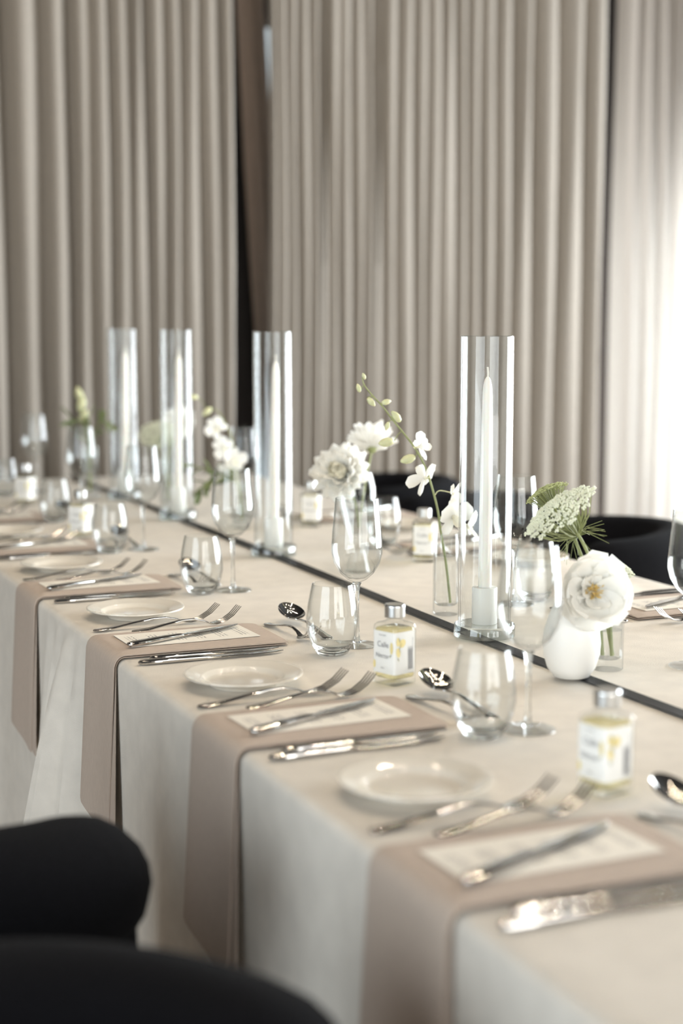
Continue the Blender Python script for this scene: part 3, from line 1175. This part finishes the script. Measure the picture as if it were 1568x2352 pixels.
# ------------------------------------------------------------------ flowers
def petal_mesh(name, L, Wd, cup, curl, material, tipw=0.25, notch=0.0, nu=6, nv=4, wave=0.0):
    """petal from the origin along +x, facing +z"""
    m = MB()
    def fn(u, v):
        x = L * u
        w = Wd * (math.sin(PI * min(1, 0.12 + 0.88 * u) ** 0.8) ** 0.7 if u < 0.995 else tipw * 0.3)
        w = Wd * (0.22 + 0.78 * math.sin(PI * (0.05 + 0.72 * u)) ** 1.0) * (1 if u < 0.85 else max(0.12, math.sqrt(max(0, 1 - ((u - 0.85) / 0.15) ** 2)) * 1.0 + tipw * 0.2))
        s = (v - 0.5) * 2
        y = w * s
        z = cup * Wd * s * s * (1 - 0.4 * u) + curl * L * u * u
        z += wave * Wd * math.sin(9 * v + 2 * u) * u * u
        x -= notch * L * (1 - abs(s)) * (u ** 6)
        return (x, y, z)
    m.grid(fn, nu, nv)
    return m.mesh(name, material, True, False)


PM = {
    'dahlia': petal_mesh('dahlia_petal', 0.052, 0.0105, 0.7, 0.10, PETAL),
    'dahlia_in': petal_mesh('dahlia_inner_petal', 0.034, 0.0085, 0.9, 0.25, PETALC),
    'peony': petal_mesh('peony_petal', 0.056, 0.030, 0.45, 0.22, PETAL, nu=10, nv=8, wave=0.09, notch=0.06),
    'peony_in': petal_mesh('peony_inner_petal', 0.034, 0.018, 0.5, 0.30, PETAL, nu=8, nv=6, wave=0.12, notch=0.08),
    'orchid_wide': petal_mesh('orchid_wide_petal', 0.027, 0.0125, 0.25, 0.10, PETAL),
    'orchid_narrow': petal_mesh('orchid_narrow_petal', 0.026, 0.0072, 0.3, -0.05, PETAL),
    'orchid_lip': petal_mesh('orchid_lip', 0.019, 0.0075, 0.9, 0.35, PETALC),
    'leaf': petal_mesh('narrow_leaf', 0.070, 0.0085, 0.3, -0.10, LEAF),
    'leaf_small': petal_mesh('small_leaf', 0.045, 0.0075, 0.4, -0.06, LEAF),
}


def frame_to(n, spin=0.0):
    n = Vector(n).normalized()
    q = Vector((0, 0, 1)).rotation_difference(n)
    return q.to_matrix().to_4x4() @ Matrix.Rotation(spin, 4, 'Z')


def stem_part(root, pts, rad, per=6, name='stem', material=None):
    base = Vector(root.location)
    P = catmull([Vector(p) - base for p in pts], per)
    n = len(P)
    rr = [rad[0] + (rad[1] - rad[0]) * i / (n - 1) for i in range(n)]
    return inst(name, MB().tube(P, rr, 8).mesh(name, material or STEM), root)


CORE = MB().lathe([(0.0, -0.006), (0.006, -0.004), (0.010, 0.0), (0.008, 0.006), (0.0, 0.009)], 14)
CORE_W = CORE.mesh('flower_core', PETALC)
CALYX = MB().lathe([(0.0, -0.010), (0.004, -0.008), (0.009, -0.002), (0.011, 0.002), (0.0, 0.002)], 12).mesh('calyx', STEM)


def dahlia(label, head, nrm, stem, scale=1.0, seed=0):
    rnd = random.Random(seed)
    root = thing('dahlia_stem', label, 'flower', stem[0], 0, 'white dahlias')
    stem_part(root, stem + [head], (0.0022, 0.0026))
    hb = Vector(head) - Vector(root.location)
    fm = Matrix.Translation(hb) @ frame_to(nrm) @ Matrix.Scale(scale, 4)
    bl = inst('flower_head', CORE_W, root, mtx=fm)
    inst('calyx', CALYX, bl)
    rings = [('dahlia', 13, 8, 0.0), ('dahlia', 13, 22, 0.002), ('dahlia', 12, 36, 0.004), ('dahlia', 10, 50, 0.005), ('dahlia_in', 10, 58, 0.004), ('dahlia_in', 9, 72, 0.004), ('dahlia_in', 7, 84, 0.003)]
    for j, (pm, n, el, zz) in enumerate(rings):
        for k in range(n):
            a = 2 * PI * (k + 0.5 * (j % 2)) / n + rnd.uniform(-0.1, 0.1)
            e = R(el + rnd.uniform(-9, 9))
            sc = rnd.uniform(0.86, 1.06)
            mt = Matrix.Rotation(a, 4, 'Z') @ Matrix.Translation((0.003, 0, zz)) @ Matrix.Rotation(-e, 4, 'Y') @ Matrix.Rotation(rnd.uniform(-0.25, 0.25), 4, 'X') @ Matrix.Scale(sc, 4)
            inst('petal', PM[pm], bl, mtx=mt)
    return root


def toward_cam(p, up=0.0):
    d = Vector((-1.235, 0, 1.28)) - Vector(p)
    d.z += up
    return d.normalized()


dahlia('large white dahlia leaning left out of the rounded vase', (0.062, 3.055, 0.952), (-0.62, -0.62, 0.42), [(0.088, 3.035, 0.845), (0.080, 3.04, 0.90)], 1.30, 1)
dahlia('white dahlia turned away above the rounded vase', (0.148, 3.105, 1.003), (0.15, 0.35, 0.85), [(0.086, 3.030, 0.846), (0.112, 3.06, 0.93)], 1.10, 2)


def peony(label, head, nrm, stem, scale=1.0, seed=0):
    rnd = random.Random(seed)
    root = thing('peony_stem', label, 'flower', stem[0], 0, 'white peonies')
    stem_part(root, stem + [head], (0.0028, 0.0032))
    hb = Vector(head) - Vector(root.location)
    fm = Matrix.Translation(hb) @ frame_to(nrm) @ Matrix.Scale(scale, 4)
    bl = inst('flower_head', CORE_W, root, mtx=fm)
    for j, (pm, n, el) in enumerate((('peony', 8, 4), ('peony', 7, 20), ('peony_in', 7, 22))):
        for k in range(n):
            a = 2 * PI * (k + 0.5 * (j % 2)) / n + rnd.uniform(-0.15, 0.15)
            mt = Matrix.Rotation(a, 4, 'Z') @ Matrix.Translation((0.004, 0, 0.002 * j)) @ Matrix.Rotation(-R(el + rnd.uniform(-10, 10)), 4, 'Y') @ Matrix.Rotation(rnd.uniform(-0.3, 0.3), 4, 'X') @ Matrix.Scale(rnd.uniform(0.9, 1.1), 4)
            inst('petal', PM[pm], bl, mtx=mt)
    sm = MB()
    for k in range(70):
        a = rnd.uniform(0, 2 * PI)
        e = rnd.uniform(0.15, 0.92)
        L = rnd.uniform(0.014, 0.024)
        d = Vector((math.cos(a) * e, math.sin(a) * e, math.sqrt(max(0.05, 1 - e * e))))
        sm.tube([d * 0.003, d * L * 0.8, d * L, d * (L + 0.003)], [0.0005, 0.0005, 0.0011, 0.0005], 5)
    inst('stamens', sm.mesh('stamens', STAMEN), bl)
    return root


peony('white peony with yellow stamens in the white vase', (-0.010, 1.966, 0.884), (-0.16, -0.92, 0.22), [(-0.024, 1.993, 0.79), (-0.022, 1.992, 0.85)], 0.94, 3)
peony('blurred white peony behind the third candle cylinder', (0.150, 4.50, 0.975), (-0.4, -0.8, 0.3), [(0.058, 4.30, 0.80), (0.085, 4.40, 0.90)], 0.8, 4)


def orchid(label, stem, blossoms, buds, seed=0):
    rnd = random.Random(seed)
    root = thing('orchid_stem', label, 'flower', stem[0], 0, 'white orchid stems')
    base = Vector(root.location)
    stem_part(root, stem, (0.0026, 0.0011))
    sp = catmull(stem, 8)
    colm = MB().lathe([(0.0, -0.003), (0.0022, -0.002), (0.003, 0.003), (0.0022, 0.007), (0.0, 0.008)], 10).mesh('orchid_column', PETALC)
    for (p, nrm, sc, spin) in blossoms:
        P = Vector(p)
        near = min(sp, key=lambda q: (q - P).length + (0.0 if q.z < P.z + 0.02 else 0.02))
        n = Vector(nrm).normalized()
        back = P - n * 0.004
        mid = (near + back) / 2 - n * 0.006 + Vector((0, 0, 0.004))
        pd = inst('flower_stalk', MB().tube([q - base for q in catmull([near, mid, back], 5)], 0.0011, 6).mesh('flower_stalk', BUD), root)
        bl = inst('blossom', colm, root, mtx=Matrix.Translation(P - base) @ frame_to(n, spin) @ Matrix.Scale(sc, 4))
        for (pm, ang, el) in (('orchid_wide', 20, 8), ('orchid_wide', 160, 8), ('orchid_narrow', 90, 12), ('orchid_narrow', 222, 6), ('orchid_narrow', 318, 6), ('orchid_lip', 270, 38)):
            a = R(ang + rnd.uniform(-8, 8))
            mt = Matrix.Rotation(a, 4, 'Z') @ Matrix.Translation((0.0015, 0, 0)) @ Matrix.Rotation(-R(el + rnd.uniform(-10, 12)), 4, 'Y') @ Matrix.Rotation(rnd.uniform(-0.25, 0.25), 4, 'X')
            inst('petal', PM[pm], bl, mtx=mt)
    for (p, d, L) in buds:
        P = Vector(p)
        d = Vector(d).normalized()
        near = min(sp, key=lambda q: (q - P).length)
        prof = [(0.0, 0.0), (L * 0.16, L * 0.10), (L * 0.27, L * 0.38), (L * 0.24, L * 0.66), (L * 0.10, L * 0.92), (0.0, L)]
        bd = inst('bud', MB().lathe(prof, 12).mesh('orchid_bud', BUD), root, mtx=Matrix.Translation(P - d * L * 0.5 - base) @ frame_to(d))
        stk = P - d * L * 0.5
        inst('bud_stalk', MB().tube([near - base, (near + stk) / 2 - base + Vector((0, 0, 0.003)), stk - base], 0.0009, 6).mesh('bud_stalk', STEM), root)
    return root


c = toward_cam
orchid('tall sharp orchid stem with buds and white blossoms beside the nearest candle cylinder',
       [(0.046, 2.527, 0.772), (0.040, 2.532, 0.839), (0.033, 2.542, 0.901), (0.029, 2.549, 0.944), (0.018, 2.561, 0.998), (0.006, 2.571, 1.033), (-0.011, 2.582, 1.063), (-0.035, 2.596, 1.097),
        (-0.052, 2.607, 1.123), (-0.072, 2.619, 1.148), (-0.082, 2.625, 1.164), (-0.084, 2.627, 1.176)],
       [((0.004, 2.572, 1.052), (0.85, 0.1, 0.25), 1.0, 0.4), ((0.008, 2.556, 0.997), (-0.25, 0.75, 0.25), 1.3, 0.3), ((0.052, 2.535, 0.970), (0.55, -0.5, -0.25), 1.2, -0.3),
        ((0.050, 2.527, 0.928), (0.1, -0.95, 0.05), 1.4, 0.2), ((0.073, 2.518, 0.912), (0.8, -0.35, -0.25), 1.25, 0.6)],
       [((-0.091, 2.628, 1.157), (-0.3, 0, 0.9), 0.017), ((-0.081, 2.627, 1.178), (-0.4, 0, 0.9), 0.013), ((-0.071, 2.617, 1.132), (0.7, 0, -0.7), 0.022), ((-0.046, 2.606, 1.132), (0.95, 0, 0.2), 0.020),
        ((-0.031, 2.597, 1.106), (-0.6, 0.1, 0.7), 0.027), ((-0.047, 2.600, 1.089), (-0.3, 0, -0.8), 0.017), ((-0.050, 2.597, 1.060), (-0.95, 0, -0.15), 0.032), ((-0.016, 2.578, 1.030), (-0.95, 0, -0.25), 0.032)], 5)
orchid('blurred orchid stem arching left beside the second candle cylinder',
       [(0.096, 3.80, 0.772), (0.094, 3.806, 0.832), (0.090, 3.817, 0.887), (0.087, 3.824, 0.931), (0.080, 3.835, 0.986), (0.063, 3.847, 1.028), (0.047, 3.857, 1.052), (0.028, 3.864, 1.050)],
       [((0.045, 3.845, 1.005), (-0.5, -0.7, 0.1), 1.15, 0.2), ((0.060, 3.832, 0.955), (-0.6, -0.6, -0.1), 1.15, 0.5), ((0.082, 3.820, 0.925), (0.1, -0.9, 0.1), 1.25, 0.0), ((0.070, 3.82, 0.90), (-0.3, -0.9, -0.2), 1.1, 0.9)],
       [((0.026, 3.864, 1.046), (-0.7, 0, -0.6), 0.032), ((-0.003, 3.882, 1.083), (-0.95, 0, 0.1), 0.024)], 6)
# a short link carries the top bud of the second orchid
def sprig(label, stem, leaves, seed=0, pm='leaf'):
    rnd = random.Random(seed)
    root = thing('leaf_sprig', label, 'foliage', stem[0], 0, 'green leaf sprigs')
    base = Vector(root.location)
    stem_part(root, stem, (0.0024, 0.0012))
    P = catmull(stem, 10)
    n = len(P)
    for k in range(leaves):
        i = int(n * (0.30 + 0.68 * k / leaves))
        i = min(i, n - 2)
        t = (P[i + 1] - P[i]).normalized()
        a = rnd.uniform(0, 2 * PI)
        side = t.orthogonal().normalized()
        side.rotate(Matrix.Rotation(a, 3, t))
        d = (t * 0.6 + side * 0.8).normalized()
        z = d.cross(side.cross(d)).normalized()
        x = d
        zz = (Vector((0, 0, 1)) - d * d.z)
        zz = zz.normalized() if zz.length > 0.05 else side
        yv = zz.cross(x).normalized()
        mt = Matrix.Translation(P[i] - base) @ Matrix((x, yv, zz)).transposed().to_4x4() @ Matrix.Rotation(rnd.uniform(-0.8, 0.8), 4, 'X') @ Matrix.Scale(rnd.uniform(0.75, 1.15), 4)
        inst('leaf', PM[pm], root, mtx=mt)
    return root


sprig('olive leaf sprig drooping left from the blurred bud vase', [(0.094, 3.803, 0.79), (0.085, 3.806, 0.868), (0.050, 3.828, 0.885), (0.015, 3.845, 0.862), (-0.005, 3.85, 0.835)], 16, 8, 'leaf_small')
sprig('thin olive sprig rising beside the third candle cylinder', [(0.097, 3.797, 0.79), (0.080, 3.806, 0.872), (0.030, 3.838, 0.895), (-0.031, 3.872, 0.915)], 10, 9, 'leaf_small')
sprig('dark green leaf sprig in the blurred vase on the left', [(-0.096, 4.60, 0.775), (-0.098, 4.603, 0.92), (-0.110, 4.615, 0.975), (-0.15, 4.63, 0.985)], 12, 12, 'leaf')
sprig('dark green leaf sprig leaning right in the blurred vase on the left', [(-0.100, 4.596, 0.775), (-0.094, 4.598, 0.92), (-0.080, 4.56, 0.975), (-0.062, 4.49, 0.985)], 10, 14, 'leaf_small')
orchid('upright pale bud stem in the blurred vase on the left', [(-0.100, 4.603, 0.775), (-0.104, 4.608, 0.92), (-0.112, 4.625, 1.01), (-0.122, 4.64, 1.085)], [],
       [((-0.117, 4.637, 1.06), (-0.3, 0, 0.9), 0.045), ((-0.112, 4.63, 1.03), (0.3, 0, 0.9), 0.05), ((-0.108, 4.62, 0.995), (0.3, -0.3, 0.8), 0.045)], 21)


def umbel(label, stem, heads, seed=0):
    """lace flower: heads = (centre, normal, radius, material key)"""
    rnd = random.Random(seed)
    root = thing('lace_flower', label, 'flower', stem[0], 0, 'lace flowers')
    base = Vector(root.location)
    stem_part(root, stem, (0.0030, 0.0026))
    for (cen, nrm, rad, fm) in heads:
        C0 = Vector(cen)
        n = Vector(nrm).normalized()
        M = frame_to(n)
        hub = C0 - n * rad * 0.85
        rays = MB()
        fl_ = MB()
        nc = 84
        for k in range(nc):
            rr = math.sqrt((k + 0.5) / nc)
            a = k * 2.399963
            dome = 0.30 * rad * (1 - rr * rr) - 0.10 * rad
            loc = Vector((rad * rr * math.cos(a), rad * rr * math.sin(a), dome + rnd.uniform(-0.03, 0.03) * rad))
            tip = C0 + (M @ loc.to_4d()).to_3d() if False else C0 + M.to_3x3() @ loc
            mid = (hub * 0.5 + tip * 0.5) - n * rad * 0.06 + (M.to_3x3() @ Vector((loc.x, loc.y, 0))) * 0.12
            rays.tube([hub - base, mid - base, tip - base], [0.0009, 0.0006, 0.0005], 5)
            lr = rad * 0.125
            for q in range(16):
                r2 = lr * math.sqrt(rnd.random())
                b = rnd.uniform(0, 2 * PI)
                l2 = loc + Vector((r2 * math.cos(b), r2 * math.sin(b), 0.25 * lr * (1 - (r2 / lr) ** 2) + rnd.uniform(0, 0.0012)))
                p = C0 + M.to_3x3() @ l2 - base
                s = rad * rnd.uniform(0.026, 0.042)
                fl_.add([p + Vector((s, 0, 0)), p + Vector((-s, 0, 0)), p + Vector((0, s, 0)), p + Vector((0, -s, 0)), p + Vector((0, 0, s)), p + Vector((0, 0, -s))],
                        [(0, 2, 4), (2, 1, 4), (1, 3, 4), (3, 0, 4), (2, 0, 5), (1, 2, 5), (3, 1, 5), (0, 3, 5)])
        # drooping bracts under the head
        br = MB()
        for k in range(14):
            a = 2 * PI * k / 14 + rnd.uniform(-0.15, 0.15)
            d1 = M.to_3x3() @ Vector((math.cos(a), math.sin(a), 0.05))
            d2 = M.to_3x3() @ Vector((math.cos(a), math.sin(a), -0.55))
            L = rad * rnd.uniform(0.5, 0.8)
            br.tube([hub - base, hub + d1 * L * 0.5 - base, hub + d2 * L - base], [0.0006, 0.0005, 0.0003], 4)
            br.tube([hub + d1 * L * 0.5 - base, hub + (d1 + d2 * 0.5) * L * 0.8 - base + Vector((0, 0, -0.004))], [0.0004, 0.0003], 4)
        ry = inst('rays', rays.mesh('umbel_rays', STEM), root)
        tag(inst('florets', fl_.mesh('florets', fm, False, False), root), None, None, None, 'stuff')
        inst('bracts', br.mesh('bracts', STEM), root)
    return root


umbel('tall lace flower head leaning left, in front of the far right chair', [(0.070, 2.028, 0.772), (0.062, 2.036, 0.83), (0.055, 2.046, 0.875), (0.047, 2.058, 0.915), (0.034, 2.066, 0.947), (0.022, 2.073, 0.966)],
      [((0.004, 2.084, 0.990), (-0.591, 0.10, 0.762), 0.060, FLORET)], 31)
umbel('greenish lace flower head behind the tall one', [(0.056, 2.034, 0.772), (0.052, 2.045, 0.86), (0.036, 2.062, 0.915), (0.036, 2.10, 0.955), (0.034, 2.145, 0.985)],
      [((0.030, 2.165, 1.010), (-0.25, 0.4, 0.8), 0.034, FLORETG)], 32)
umbel('small lace flower head behind the white peony', [(0.066, 2.024, 0.772), (0.068, 2.034, 0.84), (0.082, 2.05, 0.875)], [((0.092, 2.058, 0.903), (0.25, -0.35, 0.85), 0.030, FLORET)], 33)
umbel('blurred pale lace flower between the two far candle cylinders', [(0.052, 4.30, 0.775), (0.052, 4.34, 0.87), (0.054, 4.39, 0.93)], [((0.055, 4.41, 0.955), (-0.3, -0.5, 0.8), 0.056, FLORET)], 34)

# ------------------------------------------------------------------ warm festoon chandelier above the table (outside the picture, mirrored in every glass)
chn = thing('festoon_chandelier', 'festoon chandelier of warm bulbs above the table', 'chandelier', (0.05, 2.6, 3.36))
inst('canopy', MB().lathe([(0.0, 0.03), (0.09, 0.03), (0.09, 0.0), (0.0, -0.01)], 24).mesh('canopy', FRAME), chn)
bulbm = MB().lathe([(0.0, -0.013), (0.009, -0.009), (0.012, 0.0), (0.009, 0.009), (0.0, 0.013)], 10).mesh('bulb', BULB)
for k in range(10):
    a = 2 * PI * k / 10 + 0.2
    L = 1.5 if k % 2 else 1.05
    pts = []
    for j in range(13):
        t = j / 12
        pts.append((math.cos(a) * L * t, math.sin(a) * L * t, -0.15 - 0.62 * math.sin(PI * t * 0.8) + 0.16 * t))
    inst('cable', MB().tube(pts, 0.004, 5).mesh('cable', FRAME), chn)
    for j in range(4, 13, 1 if k % 2 else 3):
        inst('bulb', bulbm, chn, (pts[j][0], pts[j][1], pts[j][2] - 0.02))
